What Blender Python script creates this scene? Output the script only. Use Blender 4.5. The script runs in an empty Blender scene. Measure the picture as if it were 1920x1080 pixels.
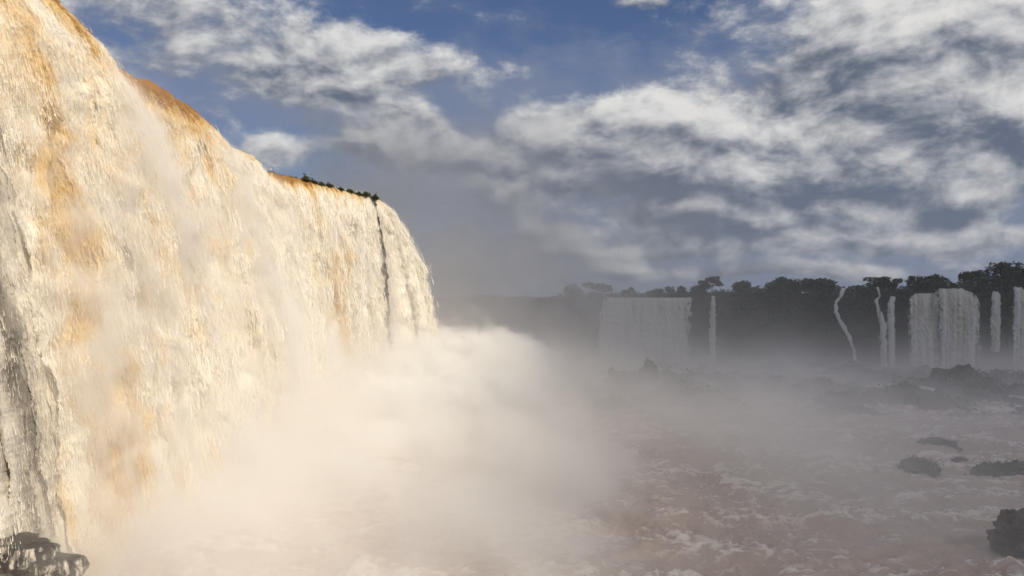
import bpy, math, random
import numpy as np
R = math.radians
sc = bpy.context.scene
rng = np.random.default_rng(7)
random.seed(7)

# ------------------------------------------------------------------ camera
F, CX, HY, CAMZ = 1600.0, 960.0, 580.0, 20.0        # focal length / principal column / horizon row of the 1920x1080 photo
cd = bpy.data.cameras.new('camera'); cam = bpy.data.objects.new('camera', cd); sc.collection.objects.link(cam)
cd.sensor_width = 36.0; cd.lens = 36.0 * F / 1920.0; cd.shift_y = (HY - 540.0) / 1920.0
cd.clip_start = 0.5; cd.clip_end = 20000
cam.location = (0, 0, CAMZ); cam.rotation_euler = (R(90), 0, 0); sc.camera = cam
def at(px, py, Y):
    return ((px - CX) / F * Y, Y, CAMZ + (HY - py) / F * Y)

# ------------------------------------------------------------------ light and exposure
SUN_EL, SUN_AZ = R(38), R(144)                       # azimuth clockwise from +Y: behind the camera and to its right
SD = np.array([math.sin(SUN_AZ) * math.cos(SUN_EL), math.cos(SUN_AZ) * math.cos(SUN_EL), math.sin(SUN_EL)])
sl = bpy.data.lights.new('sun', 'SUN'); sl.energy = 5.0; sl.angle = R(0.53); sl.color = (1.0, 0.87, 0.67)
so = bpy.data.objects.new('sun', sl); sc.collection.objects.link(so)
so.rotation_euler = (R(90) - SUN_EL, 0, math.atan2(SD[0], -SD[1]))
so.location = (60, -60, 120)
SKY = 0.105
vs = sc.view_settings
sc.display_settings.display_device = 'sRGB'
vs.view_transform = 'Standard'; vs.look = 'None'; vs.gamma = 1.0; vs.exposure = 0.0; vs.use_curve_mapping = False
cy = sc.cycles
cy.use_denoising = True; cy.denoiser = 'OPENIMAGEDENOISE'
cy.denoising_input_passes = 'RGB_ALBEDO_NORMAL'; cy.denoising_prefilter = 'ACCURATE'
cy.max_bounces = 10; cy.diffuse_bounces = 4; cy.glossy_bounces = 1; cy.transmission_bounces = 2
cy.volume_bounces = 6; cy.transparent_max_bounces = 6
cy.volume_step_rate = 4.0; cy.volume_max_steps = 128
cy.use_adaptive_sampling = True; cy.adaptive_threshold = 0.03; cy.adaptive_min_samples = 10
cy.caustics_reflective = False; cy.caustics_refractive = False

# ------------------------------------------------------------------ node expressions
class E:
    """a socket wrapped so that arithmetic on it makes Math nodes"""
    def __init__(s, t, sock): s.t, s.s = t, sock
    def _m(s, op, *a, clamp=False):
        n = s.t.nodes.new('ShaderNodeMath'); n.operation = op; n.use_clamp = clamp
        for i, v in enumerate((s,) + a):
            if isinstance(v, E): s.t.links.new(v.s, n.inputs[i])
            else: n.inputs[i].default_value = float(v)
        return E(s.t, n.outputs[0])
    def __add__(s, o): return s._m('ADD', o)
    __radd__ = __add__
    def __sub__(s, o): return s._m('SUBTRACT', o)
    def __rsub__(s, o): return s._m('MULTIPLY_ADD', -1.0, o)
    def __mul__(s, o): return s._m('MULTIPLY', o)
    __rmul__ = __mul__
    def __truediv__(s, o): return s._m('DIVIDE', o)
    def pw(s, o): return s._m('POWER', o)
    def mx(s, o): return s._m('MAXIMUM', o)
    def mn(s, o): return s._m('MINIMUM', o)
    def ab(s): return s._m('ABSOLUTE')
    def ex(s): return s._m('EXPONENT')
    def cl(s): return s._m('ADD', 0.0, clamp=True)
    def ss(s, a, b):
        n = s.t.nodes.new('ShaderNodeMapRange'); n.interpolation_type = 'SMOOTHSTEP'
        s.t.links.new(s.s, n.inputs['Value'])
        n.inputs['From Min'].default_value = a; n.inputs['From Max'].default_value = b
        if a > b:
            n.inputs['From Min'].default_value = b; n.inputs['From Max'].default_value = a
            n.inputs['To Min'].default_value = 1; n.inputs['To Max'].default_value = 0
        return E(s.t, n.outputs['Result'])
def comb(t, x, y, z):
    n = t.nodes.new('ShaderNodeCombineXYZ')
    for i, v in enumerate((x, y, z)):
        if isinstance(v, E): t.links.new(v.s, n.inputs[i])
        else: n.inputs[i].default_value = float(v)
    return E(t, n.outputs[0])
def sep(v):
    n = v.t.nodes.new('ShaderNodeSeparateXYZ'); v.t.links.new(v.s, n.inputs[0])
    return [E(v.t, o) for o in n.outputs]
def vm(v, op, w=None, scale=None):
    n = v.t.nodes.new('ShaderNodeVectorMath'); n.operation = op
    v.t.links.new(v.s, n.inputs[0])
    if isinstance(w, E): v.t.links.new(w.s, n.inputs[1])
    elif w is not None: n.inputs[1].default_value = w
    if scale is not None: n.inputs['Scale'].default_value = scale
    return E(v.t, n.outputs['Value' if op in ('DOT_PRODUCT', 'LENGTH') else 'Vector'])
def noise(v, scale=1.0, detail=4.0, rough=0.55, dist=0.0, color=False, lac=2.0):
    n = v.t.nodes.new('ShaderNodeTexNoise'); n.noise_dimensions = '3D'
    v.t.links.new(v.s, n.inputs['Vector'])
    n.inputs['Scale'].default_value = scale; n.inputs['Detail'].default_value = detail
    n.inputs['Roughness'].default_value = rough; n.inputs['Distortion'].default_value = dist
    n.inputs['Lacunarity'].default_value = lac
    o = [q for q in n.outputs if q.enabled and q.name == 'Color'] if color else [q for q in n.outputs if q.enabled and q.type == 'VALUE']
    return E(v.t, o[0])
def mixc(t, f, a, b):
    n = t.nodes.new('ShaderNodeMix'); n.data_type = 'RGBA'
    ins = [i for i in n.inputs if i.enabled]
    for s_, v in zip(ins, (f, a, b)):
        if isinstance(v, E): t.links.new(v.s, s_)
        elif isinstance(v, (tuple, list)): s_.default_value = (*v[:3], 1)
        else: s_.default_value = v
    return E(t, [o for o in n.outputs if o.enabled][0])
def bump(t, h, strength, dist=0.1):
    n = t.nodes.new('ShaderNodeBump'); n.inputs['Strength'].default_value = strength; n.inputs['Distance'].default_value = dist
    t.links.new(h.s, n.inputs['Height']); return E(t, n.outputs[0])
def attr(t, name):
    n = t.nodes.new('ShaderNodeAttribute'); n.attribute_name = name; return E(t, n.outputs['Fac'])
def mat(name):
    m = bpy.data.materials.new(name); m.use_nodes = True; t = m.node_tree
    t.nodes.clear(); out = t.nodes.new('ShaderNodeOutputMaterial')
    n = t.nodes.new('ShaderNodeNewGeometry')
    return m, t, out, E(t, n.outputs['Position'])
def bsdf(t, color, rough, normal=None, spec=0.5):
    b = t.nodes.new('ShaderNodeBsdfPrincipled')
    for k, v in (('Base Color', color), ('Roughness', rough), ('Normal', normal), ('Specular IOR Level', spec)):
        if isinstance(v, E): t.links.new(v.s, b.inputs[k])
        elif isinstance(v, (tuple, list)): b.inputs[k].default_value = (*v, 1)
        elif v is not None: b.inputs[k].default_value = v
    return E(t, b.outputs[0])

# ------------------------------------------------------------------ sky: Nishita air with procedural cumulus, laid out by compass direction
w = bpy.data.worlds.new('World'); sc.world = w; w.use_nodes = True
t = w.node_tree; t.nodes.clear()
wo = t.nodes.new('ShaderNodeOutputWorld'); bg = t.nodes.new('ShaderNodeBackground')
t.links.new(bg.outputs[0], wo.inputs[0]); bg.inputs[1].default_value = SKY
sk = t.nodes.new('ShaderNodeTexSky'); sk.sky_type = 'NISHITA'; sk.sun_disc = False
sk.sun_elevation = SUN_EL; sk.sun_rotation = SUN_AZ; sk.altitude = 200; sk.air_density = 1.0; sk.dust_density = 0.4; sk.ozone_density = 2.5
tc = t.nodes.new('ShaderNodeTexCoord'); d = E(t, tc.outputs['Generated'])
dx, dy, dz = sep(d)
hl = (dx * dx + dy * dy + 1e-5).pw(0.5)
az = dx._m('ARCTAN2', dy); el = dz / hl
def uv(px, py):
    u = math.atan((px - CX) / F); return u, (HY - py) / F * math.cos(u)
P = comb(t, az, el * 1.25, 0.0)
# cumulus and thin veil: (column, row, half width, half height, weight) turned into compass directions
CUMULUS = [(330, 40, 280, 110, .62), (690, 95, 100, 55, 1.0), (610, 165, 140, 40, .55), (505, 288, 70, 34, .95), (775, 218, 60, 28, .75),
    (690, 275, 75, 36, 1.0), (820, 300, 110, 32, .75), (960, 350, 110, 52, .9), (1170, 285, 200, 78, 1.05), (1320, 240, 85, 62, .75), (1255, 345, 120, 30, .5),
    (1390, 352, 130, 62, 1.15), (1465, 340, 60, 55, .55), (1310, 437, 160, 22, .8), (1760, 85, 250, 95, 1.35), (1510, 150, 130, 50, .45), (1800, 265, 270, 76, 1.3), (1870, 195, 90, 40, .5),
    (1485, 254, 55, 30, .8), (1780, 392, 110, 28, .9), (1230, 0, 100, 24, .7), (1160, 507, 55, 20, .9), (1780, 460, 42, 12, .8), (1420, 468, 170, 18, .6), (1050, 440, 110, 18, .6), (1150, 215, 130, 45, .6), (1010, 260, 130, 40, .5), (1640, 350, 150, 26, .6), (1600, 500, 200, 14, .55), (1300, 505, 150, 12, .5), (1900, 440, 120, 20, .6), (860, 140, 90, 30, .35), (1130, 472, 170, 15, .8), (1250, 402, 120, 18, .7), (1520, 415, 140, 20, .8), (1690, 446, 150, 15, .75), (1420, 515, 160, 10, .6)]
VEIL = [(330, 80, 380, 150, .75), (900, 190, 330, 110, .60), (1500, 170, 320, 110, .65), (1600, 430, 500, 130, .85), (1100, 380, 420, 150, .8), (1750, 250, 400, 200, .8), (600, 190, 170, 70, .4)]
wq = noise(P, 6.0, 2, 0.55, color=True)
Q = vm(P, 'ADD', vm(vm(wq, 'SUBTRACT', (0.5, 0.5, 0.5)), 'SCALE', scale=0.06))
big = noise(vm(Q, 'MULTIPLY', (1.0, 1.7, 1.0)), 4.5, 2, 0.5)
def puffs(Q, dt):
    n1 = noise(vm(Q, 'MULTIPLY', (1.0, 1.3, 1.0)), 8.5, dt, 0.60)
    return n1, 0.5 - (n1 - 0.5).ab() * 1.6
f1, _ = puffs(Q, 7); f2, _ = puffs(vm(Q, 'ADD', (0.010, 0.022, 0)), 4)
def field(lst, lifted):
    cov = None; lift = None
    for (px, py, a, b, wt) in lst:
        u, v = uv(px, py)
        k = vm(vm(Q, 'SUBTRACT', (u, v * 1.25, 0)), 'MULTIPLY', (F / a, F / (b * 1.25), 0))
        g = (vm(k, 'DOT_PRODUCT', k) * -0.9).ex() * wt
        cov = g if cov is None else cov + g
        if lifted:
            l = g * vm(k, 'DOT_PRODUCT', (0.35, 1.0, 0.0)); lift = l if lift is None else lift + l
    return cov, lift
cov, lift = field(CUMULUS, True); vcov, _ = field(VEIL, False)
# beyond the mapped part the same kind of sky goes on
outside = az.ab().ss(0.62, 0.9).mx(el.ss(0.45, 0.6))
cov = cov + outside * (big - 0.36) * 3.0; vcov = vcov + outside * 0.5
dens = cov + (big - 0.5) * 0.6 + (f1 - 0.5) * 2.3
alpha = dens.ss(0.16, 0.68)
lum = lift * 1.0 + (f1 - f2) * 4.2 + (f1 - 0.5) * 1.1 + 0.05 + (cov - 0.7) * -0.12
ccol = mixc(t, lum.ss(-0.95, 1.20), (1.15, 1.40, 1.95), (7.3, 7.2, 7.05))
valpha = (vcov + (big - 0.5) * 1.3 + (f1 - 0.5) * 2.2).ss(0.0, 1.0) * 0.88
hz = el.ss(0.24, 0.0)
hsv = t.nodes.new('ShaderNodeHueSaturation'); hsv.inputs['Saturation'].default_value = 1.02; hsv.inputs['Value'].default_value = 0.54
t.links.new(sk.outputs[0], hsv.inputs['Color'])
tint = t.nodes.new('ShaderNodeMix'); tint.data_type = 'RGBA'; tint.blend_type = 'MULTIPLY'; tint.inputs[0].default_value = 1.0
t.links.new(hsv.outputs[0], tint.inputs[6]); tint.inputs[7].default_value = (0.95, 0.92, 1.08, 1)
blue = mixc(t, hz * 0.9, E(t, tint.outputs[2]), (1.65, 1.98, 2.7))     # vapour low over the gorge greys the sky towards the horizon
cc2 = mixc(t, hz * 0.38, ccol, (2.1, 2.35, 2.95))
veil = mixc(t, valpha, blue, (1.95, 2.3, 3.25))
fin = mixc(t, alpha * 0.95, veil, cc2)
t.links.new(fin.s, bg.inputs[0])
w.cycles.sampling_method = 'MANUAL'; w.cycles.sample_map_resolution = 512

# ------------------------------------------------------------------ numpy noise and mesh helpers
_perm = rng.permutation(256); _perm = np.concatenate([_perm, _perm, _perm])
_grad = rng.normal(size=(256, 3)); _grad /= np.linalg.norm(_grad, axis=1)[:, None]
_grad = _grad.astype(np.float32)
def perlin(x, y, z):
    x = np.asarray(x, np.float32); y = np.asarray(y, np.float32); z = np.asarray(z, np.float32)
    x, y, z = np.broadcast_arrays(x, y, z)
    xi = np.floor(x); yi = np.floor(y); zi = np.floor(z)
    xf, yf, zf = x - xi, y - yi, z - zi
    xi = xi.astype(np.int64) & 255; yi = yi.astype(np.int64) & 255; zi = zi.astype(np.int64) & 255
    u, v, q = (f * f * f * (f * (f * 6 - 15) + 10) for f in (xf, yf, zf))
    r = 0
    for i in (0, 1):
        for j in (0, 1):
            for k in (0, 1):
                g = _grad[_perm[_perm[_perm[xi + i] + yi + j] + zi + k]]
                wgt = (u if i else 1 - u) * (v if j else 1 - v) * (q if k else 1 - q)
                r = r + wgt * (g[..., 0] * (xf - i) + g[..., 1] * (yf - j) + g[..., 2] * (zf - k))
    return r * 1.5
def fbm(x, y, z, oct=4, gain=0.5, lac=2.03):
    r = 0; a = 1.0; f = 1.0
    for o in range(oct):
        r = r + a * perlin(x * f + o * 17.3, y * f + o * 5.1, z * f - o * 9.7); a *= gain; f *= lac
    return r
def sstep(a, b, x):
    q = np.clip((x - a) / (b - a), 0, 1); return q * q * (3 - 2 * q)
def link(o, parent=None):
    sc.collection.objects.link(o)
    if parent is not None: o.parent = parent
    return o
def mesh_np(name, co, faces, m, parent=None, smooth=True, attrs=None, loc=None):
    me = bpy.data.meshes.new(name)
    co = np.asarray(co, np.float32).reshape(-1, 3); faces = np.asarray(faces, np.int32)
    k = faces.shape[1]
    me.vertices.add(len(co)); me.vertices.foreach_set('co', co.ravel())
    me.loops.add(faces.size); me.loops.foreach_set('vertex_index', faces.ravel())
    me.polygons.add(len(faces)); me.polygons.foreach_set('loop_start', np.arange(0, faces.size, k, dtype=np.int32))
    me.polygons.foreach_set('loop_total', np.full(len(faces), k, np.int32))
    me.polygons.foreach_set('use_smooth', np.full(len(faces), smooth))
    for an, av in (attrs or {}).items():
        a = me.attributes.new(an, 'FLOAT', 'POINT'); a.data.foreach_set('value', np.asarray(av, np.float32).ravel())
    me.update(calc_edges=True); me.materials.append(m)
    o = bpy.data.objects.new(name, me)
    return link(o, parent)
def grid_faces(nr, nc):
    i = np.arange(nr * nc).reshape(nr, nc)
    return np.stack([i[:-1, :-1], i[:-1, 1:], i[1:, 1:], i[1:, :-1]], -1).reshape(-1, 4)
def tag(o, label, cat=None, group=None, kind=None):
    o['label'] = label
    if cat: o['category'] = cat
    if group: o['group'] = group
    if kind: o['kind'] = kind
    return o
def empty(name, loc=(0, 0, 0)):
    o = bpy.data.objects.new(name, None); o.location = loc; o.empty_display_size = 1
    return link(o)
def local(co, loc): return np.asarray(co, np.float32) - np.asarray(loc, np.float32)

# ------------------------------------------------------------------ materials
def water_fall_material(name, foam_col, tea_col, brown_col, thin_col, transl=0.32, film=False):
    """aerated foam, tea-coloured water shot through with air, bare brown water, and a film over rock"""
    m, t, out, P = mat(name)
    foam, thin = attr(t, 'foam'), attr(t, 'thin')
    n1 = noise(vm(P, 'MULTIPLY', (1, 1, 0.30)), 1.5, 7, 0.68)
    n2 = noise(vm(P, 'MULTIPLY', (1, 1, 0.30)), 5.5, 3, 0.65)
    f = foam + (n1 - 0.5) * 1.0 + (n2 - 0.5) * 0.5
    c = mixc(t, f.ss(0.05, 0.85), tea_col, foam_col)
    c = mixc(t, f.ss(0.15, -0.35), c, brown_col)
    th = (thin + (n1 - 0.5) * 0.6 + (n2 - 0.5) * 0.5).ss(0.0, 1.1)
    c = mixc(t, th, c, thin_col)
    b = bsdf(t, c, 0.6, bump(t, n2 + n1, 0.45, 0.3), 0.2)
    tr = t.nodes.new('ShaderNodeBsdfTranslucent'); t.links.new(c.s, tr.inputs[0])
    mx = t.nodes.new('ShaderNodeMixShader'); mx.inputs[0].default_value = transl
    t.links.new(b.s, mx.inputs[1]); t.links.new(tr.outputs[0], mx.inputs[2]); last = mx
    if film:        # threads of water with air between them
        tp = t.nodes.new('ShaderNodeBsdfTransparent'); last = t.nodes.new('ShaderNodeMixShader')
        n3 = noise(vm(P, 'MULTIPLY', (1, 1, 0.12)), 1.6, 4, 0.6)
        t.links.new((attr(t, 'film') + (n3 - 0.5) * 2.4 + (n1 - .5) * .6).ss(0.1, 0.9).s, last.inputs[0])
        t.links.new(mx.outputs[0], last.inputs[1]); t.links.new(tp.outputs[0], last.inputs[2])
    t.links.new(last.outputs[0], out.inputs[0])
    return m
M = {}
M['fall'] = water_fall_material('falling_water', (0.95, 0.92, 0.86), (0.84, 0.62, 0.29), (0.40, 0.20, 0.05), (0.23, 0.205, 0.18))
M['far_fall'] = water_fall_material('far_falling_water', (0.72, 0.73, 0.73), (0.50, 0.48, 0.40), (0.20, 0.16, 0.09), (0.05, 0.05, 0.045), film=True)
m, t, out, P = mat('spray_drops'); b = bsdf(t, (0.88, 0.83, 0.74), 0.5, None, 0.2)
tr = t.nodes.new('ShaderNodeBsdfTranslucent'); tr.inputs[0].default_value = (0.88, 0.83, 0.74, 1)
mx = t.nodes.new('ShaderNodeMixShader'); mx.inputs[0].default_value = 0.4
t.links.new(b.s, mx.inputs[1]); t.links.new(tr.outputs[0], mx.inputs[2]); t.links.new(mx.outputs[0], out.inputs[0]); M['spray'] = m
m, t, out, P = mat('wet_basalt')
n1 = noise(P, 0.5, 8, 0.65); n2 = noise(vm(P, 'MULTIPLY', (1, 1, 2.5)), 1.6, 5, 0.6)
c = mixc(t, n1.ss(0.35, 0.7), (0.030, 0.027, 0.025), (0.095, 0.080, 0.068))
c = mixc(t, n2.ss(0.58, 0.72) * 0.6, c, (0.045, 0.055, 0.022))
t.links.new(bsdf(t, c, 0.45, bump(t, n1 + n2, 0.8, 0.6), 0.5).s, out.inputs[0]); M['rock'] = m
m, t, out, P = mat('forest_soil')
n1 = noise(P, 0.25, 8, 0.6)
t.links.new(bsdf(t, mixc(t, n1.ss(0.3, 0.7), (0.018, 0.024, 0.012), (0.045, 0.045, 0.028)), 0.9, bump(t, n1, 0.7, 1.0), 0.2).s, out.inputs[0]); M['soil'] = m
m, t, out, P = mat('ledge_with_film_of_water')
n1 = noise(P, 0.7, 7, 0.65); n2 = noise(vm(P, 'MULTIPLY', (1, 1, 0.22)), 1.9, 6, 0.7); gn = t.nodes.new('ShaderNodeNewGeometry')
steep = sep(E(t, gn.outputs['Normal']))[2].ss(0.85, 0.45)
c = mixc(t, n1.ss(0.3, 0.7), (0.018, 0.016, 0.015), (0.06, 0.052, 0.046))
c = mixc(t, (n2.ss(0.46, 0.64) * steep), c, (0.62, 0.58, 0.52))
t.links.new(bsdf(t, c, 0.4, bump(t, n1 + n2, 0.8, 0.5), 0.5).s, out.inputs[0]); M['wet_ledge'] = m
def leaf_material(name, a, b_):
    m, t, out, P = mat(name)
    n1 = noise(P, 0.35, 3, 0.6); oi = t.nodes.new('ShaderNodeObjectInfo')
    c = mixc(t, (n1.ss(0.3, 0.7) * 0.75 + E(t, oi.outputs['Random']) * 0.25), a, b_)
    b = bsdf(t, c, 0.6, None, 0.3)
    tr = t.nodes.new('ShaderNodeBsdfTranslucent'); t.links.new(c.s, tr.inputs[0])
    mx = t.nodes.new('ShaderNodeMixShader'); mx.inputs[0].default_value = 0.25
    t.links.new(b.s, mx.inputs[1]); t.links.new(tr.outputs[0], mx.inputs[2]); t.links.new(mx.outputs[0], out.inputs[0]); return m
M['leaf'] = leaf_material('rainforest_leaves', (0.030, 0.045, 0.020), (0.070, 0.095, 0.038))
M['leaf_rim'] = leaf_material('rim_shrub_leaves', (0.035, 0.050, 0.018), (0.080, 0.100, 0.035))
m, t, out, P = mat('bark'); n1 = noise(vm(P, 'MULTIPLY', (2, 2, 0.4)), 2, 5, 0.6)
t.links.new(bsdf(t, mixc(t, n1, (0.05, 0.042, 0.035), (0.14, 0.12, 0.10)), 0.9, bump(t, n1, 0.6, 0.1)).s, out.inputs[0]); M['bark'] = m

# ------------------------------------------------------------------ lower river
def river():
    nr, nc = 520, 440
    Y = np.geomspace(34, 345, nr); a = np.linspace(-0.72, 0.80, nc)
    X = a[None, :] * Y[:, None] * (1 + 0 * a[None, :]); Yg = np.repeat(Y[:, None], nc, 1)
    wx = fbm(X / 9, Yg / 9, 0 * X, 3); wy = fbm(X / 9 + 40, Yg / 9, 0 * X + 3, 3)
    xs, ys = X + wx * 3.0, Yg + wy * 3.0
    n = fbm(xs / 9.5, ys / 6.0, 0 * X + 1, 3)
    rid = 1 - np.abs(fbm(xs / 4.2, ys / 2.6, 0 * X + 8, 4, 0.55)) * 1.8
    sm = 1 - np.abs(perlin(xs / 1.6, ys / 1.1, 0 * X + 4)) * 2
    z = n * 1.15 + rid * 0.65 + sm * 0.12 + fbm(X / 0.8, Yg / 0.6, 0 * X, 2) * 0.06
    z *= 1.0
    foam = sstep(0.15, 1.25, rid * 0.75 + n * 0.6 + fbm(X / 16, Yg / 12, 0 * X + 20, 3) * 0.45)
    co = np.stack([X, Yg, z - 0.3], -1)
    m, t, out, P = mat('silty_river')
    wq = noise(P, 0.35, 3, 0.5, color=True)
    Q = vm(P, 'ADD', vm(vm(wq, 'SUBTRACT', (.5, .5, .5)), 'SCALE', scale=2.2))
    n1 = noise(vm(Q, 'MULTIPLY', (0.42, 1.3, 1)), 0.55, 8, 0.62); n0 = noise(vm(Q, 'MULTIPLY', (0.5, 1.2, 1)), 0.09, 3, 0.5)
    vein = (noise(vm(Q, 'MULTIPLY', (0.6, 1.3, 1)), 0.42, 6, 0.55) - 0.5).ab().ss(0.07, 0.0)
    f = (attr(t, 'foam') * 0.75 + (n1 - 0.5) * 1.9 + vein * 0.55 + (n0 - 0.5) * 1.6 - 0.28).ss(0.10, 0.95)
    c = mixc(t, f, (0.44, 0.34, 0.285), (0.76, 0.70, 0.65))
    b = bsdf(t, c, f.ss(0, 1) * 0.35 + 0.22, bump(t, n1, 0.5, 0.25), 0.5)
    t.links.new(b.s, out.inputs[0])
    o = mesh_np('river', co, grid_faces(nr, nc)[:, ::-1], m, attrs={'foam': foam})
    tag(o, 'churning brown river water with pale foam in the gorge', kind='structure')
river()

# terrain: one sheet out to the horizon, its plateau above the gorge
def terrain():
    def edge(X): return np.interp(X, [-400, -90, -40, 20, 60, 105, 125, 200, 420], [330, 335, 335, 322, 306, 300, 280, 276, 268])
    xs = np.concatenate([np.linspace(-6000, -420, 18), np.linspace(-400, 420, 165), np.linspace(440, 6000, 18)])
    ys = np.concatenate([np.linspace(-3000, 20, 8), np.linspace(30, 400, 150), np.geomspace(410, 9000, 40)])
    X, Y = np.meshgrid(xs, ys)
    q = Y - edge(np.clip(X, -400, 420)) - fbm(X / 25, Y / 25, 0 * X, 3) * 5
    up = sstep(-6, 5, q)
    left = sstep(-58, -68, X + 0 * Y) * sstep(30, 38, Y) * sstep(256, 248, Y)
    z = -4 + up * (29.0 + fbm(X / 40, Y / 40, 0 * X + 5, 3) * 1.5) + up * (1 - up) * fbm(X / 6, Y / 6, 0 * X + 2, 4) * 10
    z = np.maximum(z, -4 + left * 52.0)
    z = np.where((Y > 420), np.maximum(z, 25 + 0 * z), z)
    o = mesh_np('terrain', np.stack([X, Y, z], -1), grid_faces(*X.shape)[:, ::-1], M['soil'])
    tag(o, 'dark forested far side of the gorge and plateau above', kind='structure')
    return edge
EDGE = terrain()

# ------------------------------------------------------------------ the great fall: curtains along one brink line
LIP = np.array([  # plan of the brink: x, y, height
    (-52, 36, 50.0), (-49, 48, 50.5), (-48.0, 58, 50.5), (-47.6, 66, 50.3), (-47.2, 71, 50.6), (-46.8, 78, 50.9), (-46.6, 86, 50.8), (-48.8, 94, 50.5), (-52.5, 99, 49.8), (-54.3, 102.5, 49.6), (-51.6, 106, 50.2), (-49.5, 114, 50.6), (-49.0, 124, 50.2),
    (-49.6, 134, 50.0), (-52.0, 142, 49.8), (-55.5, 147.5, 49.4), (-55.6, 151, 49.4), (-51.8, 156, 49.8), (-51.2, 163, 49.6), (-53.0, 170, 49.3), (-58.0, 178, 49.3), (-56.5, 183, 50.0), (-50.5, 193, 50.0), (-45.5, 206, 49.8),
    (-41.0, 218, 49.7), (-37.5, 227, 49.6), (-36.5, 233, 49.3), (-39, 240, 49), (-46, 246, 49), (-60, 250, 49)], float)
_seg = np.concatenate([[0], np.cumsum(np.hypot(*np.diff(LIP[:, :2], axis=0).T))])
_sd = np.linspace(0, _seg[-1], 1200)
_lx, _ly, _lz = (np.interp(_sd, _seg, LIP[:, i]) for i in range(3))
_k = np.hanning(27); _k /= _k.sum()
def _smooth(a): return np.convolve(np.pad(a, 13, mode='reflect', reflect_type='odd'), _k, 'valid')
_lx, _ly, _lz = _smooth(_lx), _smooth(_ly), _smooth(_lz)
_lz = _lz + fbm(_sd / 5.0, 0 * _sd, 0 * _sd + 2, 4, .6) * 0.55; _lx = _lx + fbm(_sd / 6.0, 0 * _sd + 9, 0 * _sd + 2, 3) * 0.45
def s_at_y(Y): return _sd[int(np.argmin(np.abs(_ly - Y)))]
def lip(s):
    x, y, z = (np.interp(s, _sd, a) for a in (_lx, _ly, _lz))
    tx = np.interp(s, _sd, np.gradient(_lx, _sd)); ty = np.interp(s, _sd, np.gradient(_ly, _sd))
    l = np.hypot(tx, ty); return x, y, z, ty / l, -tx / l           # the outward normal of the brink in plan
G = 9.81
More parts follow.
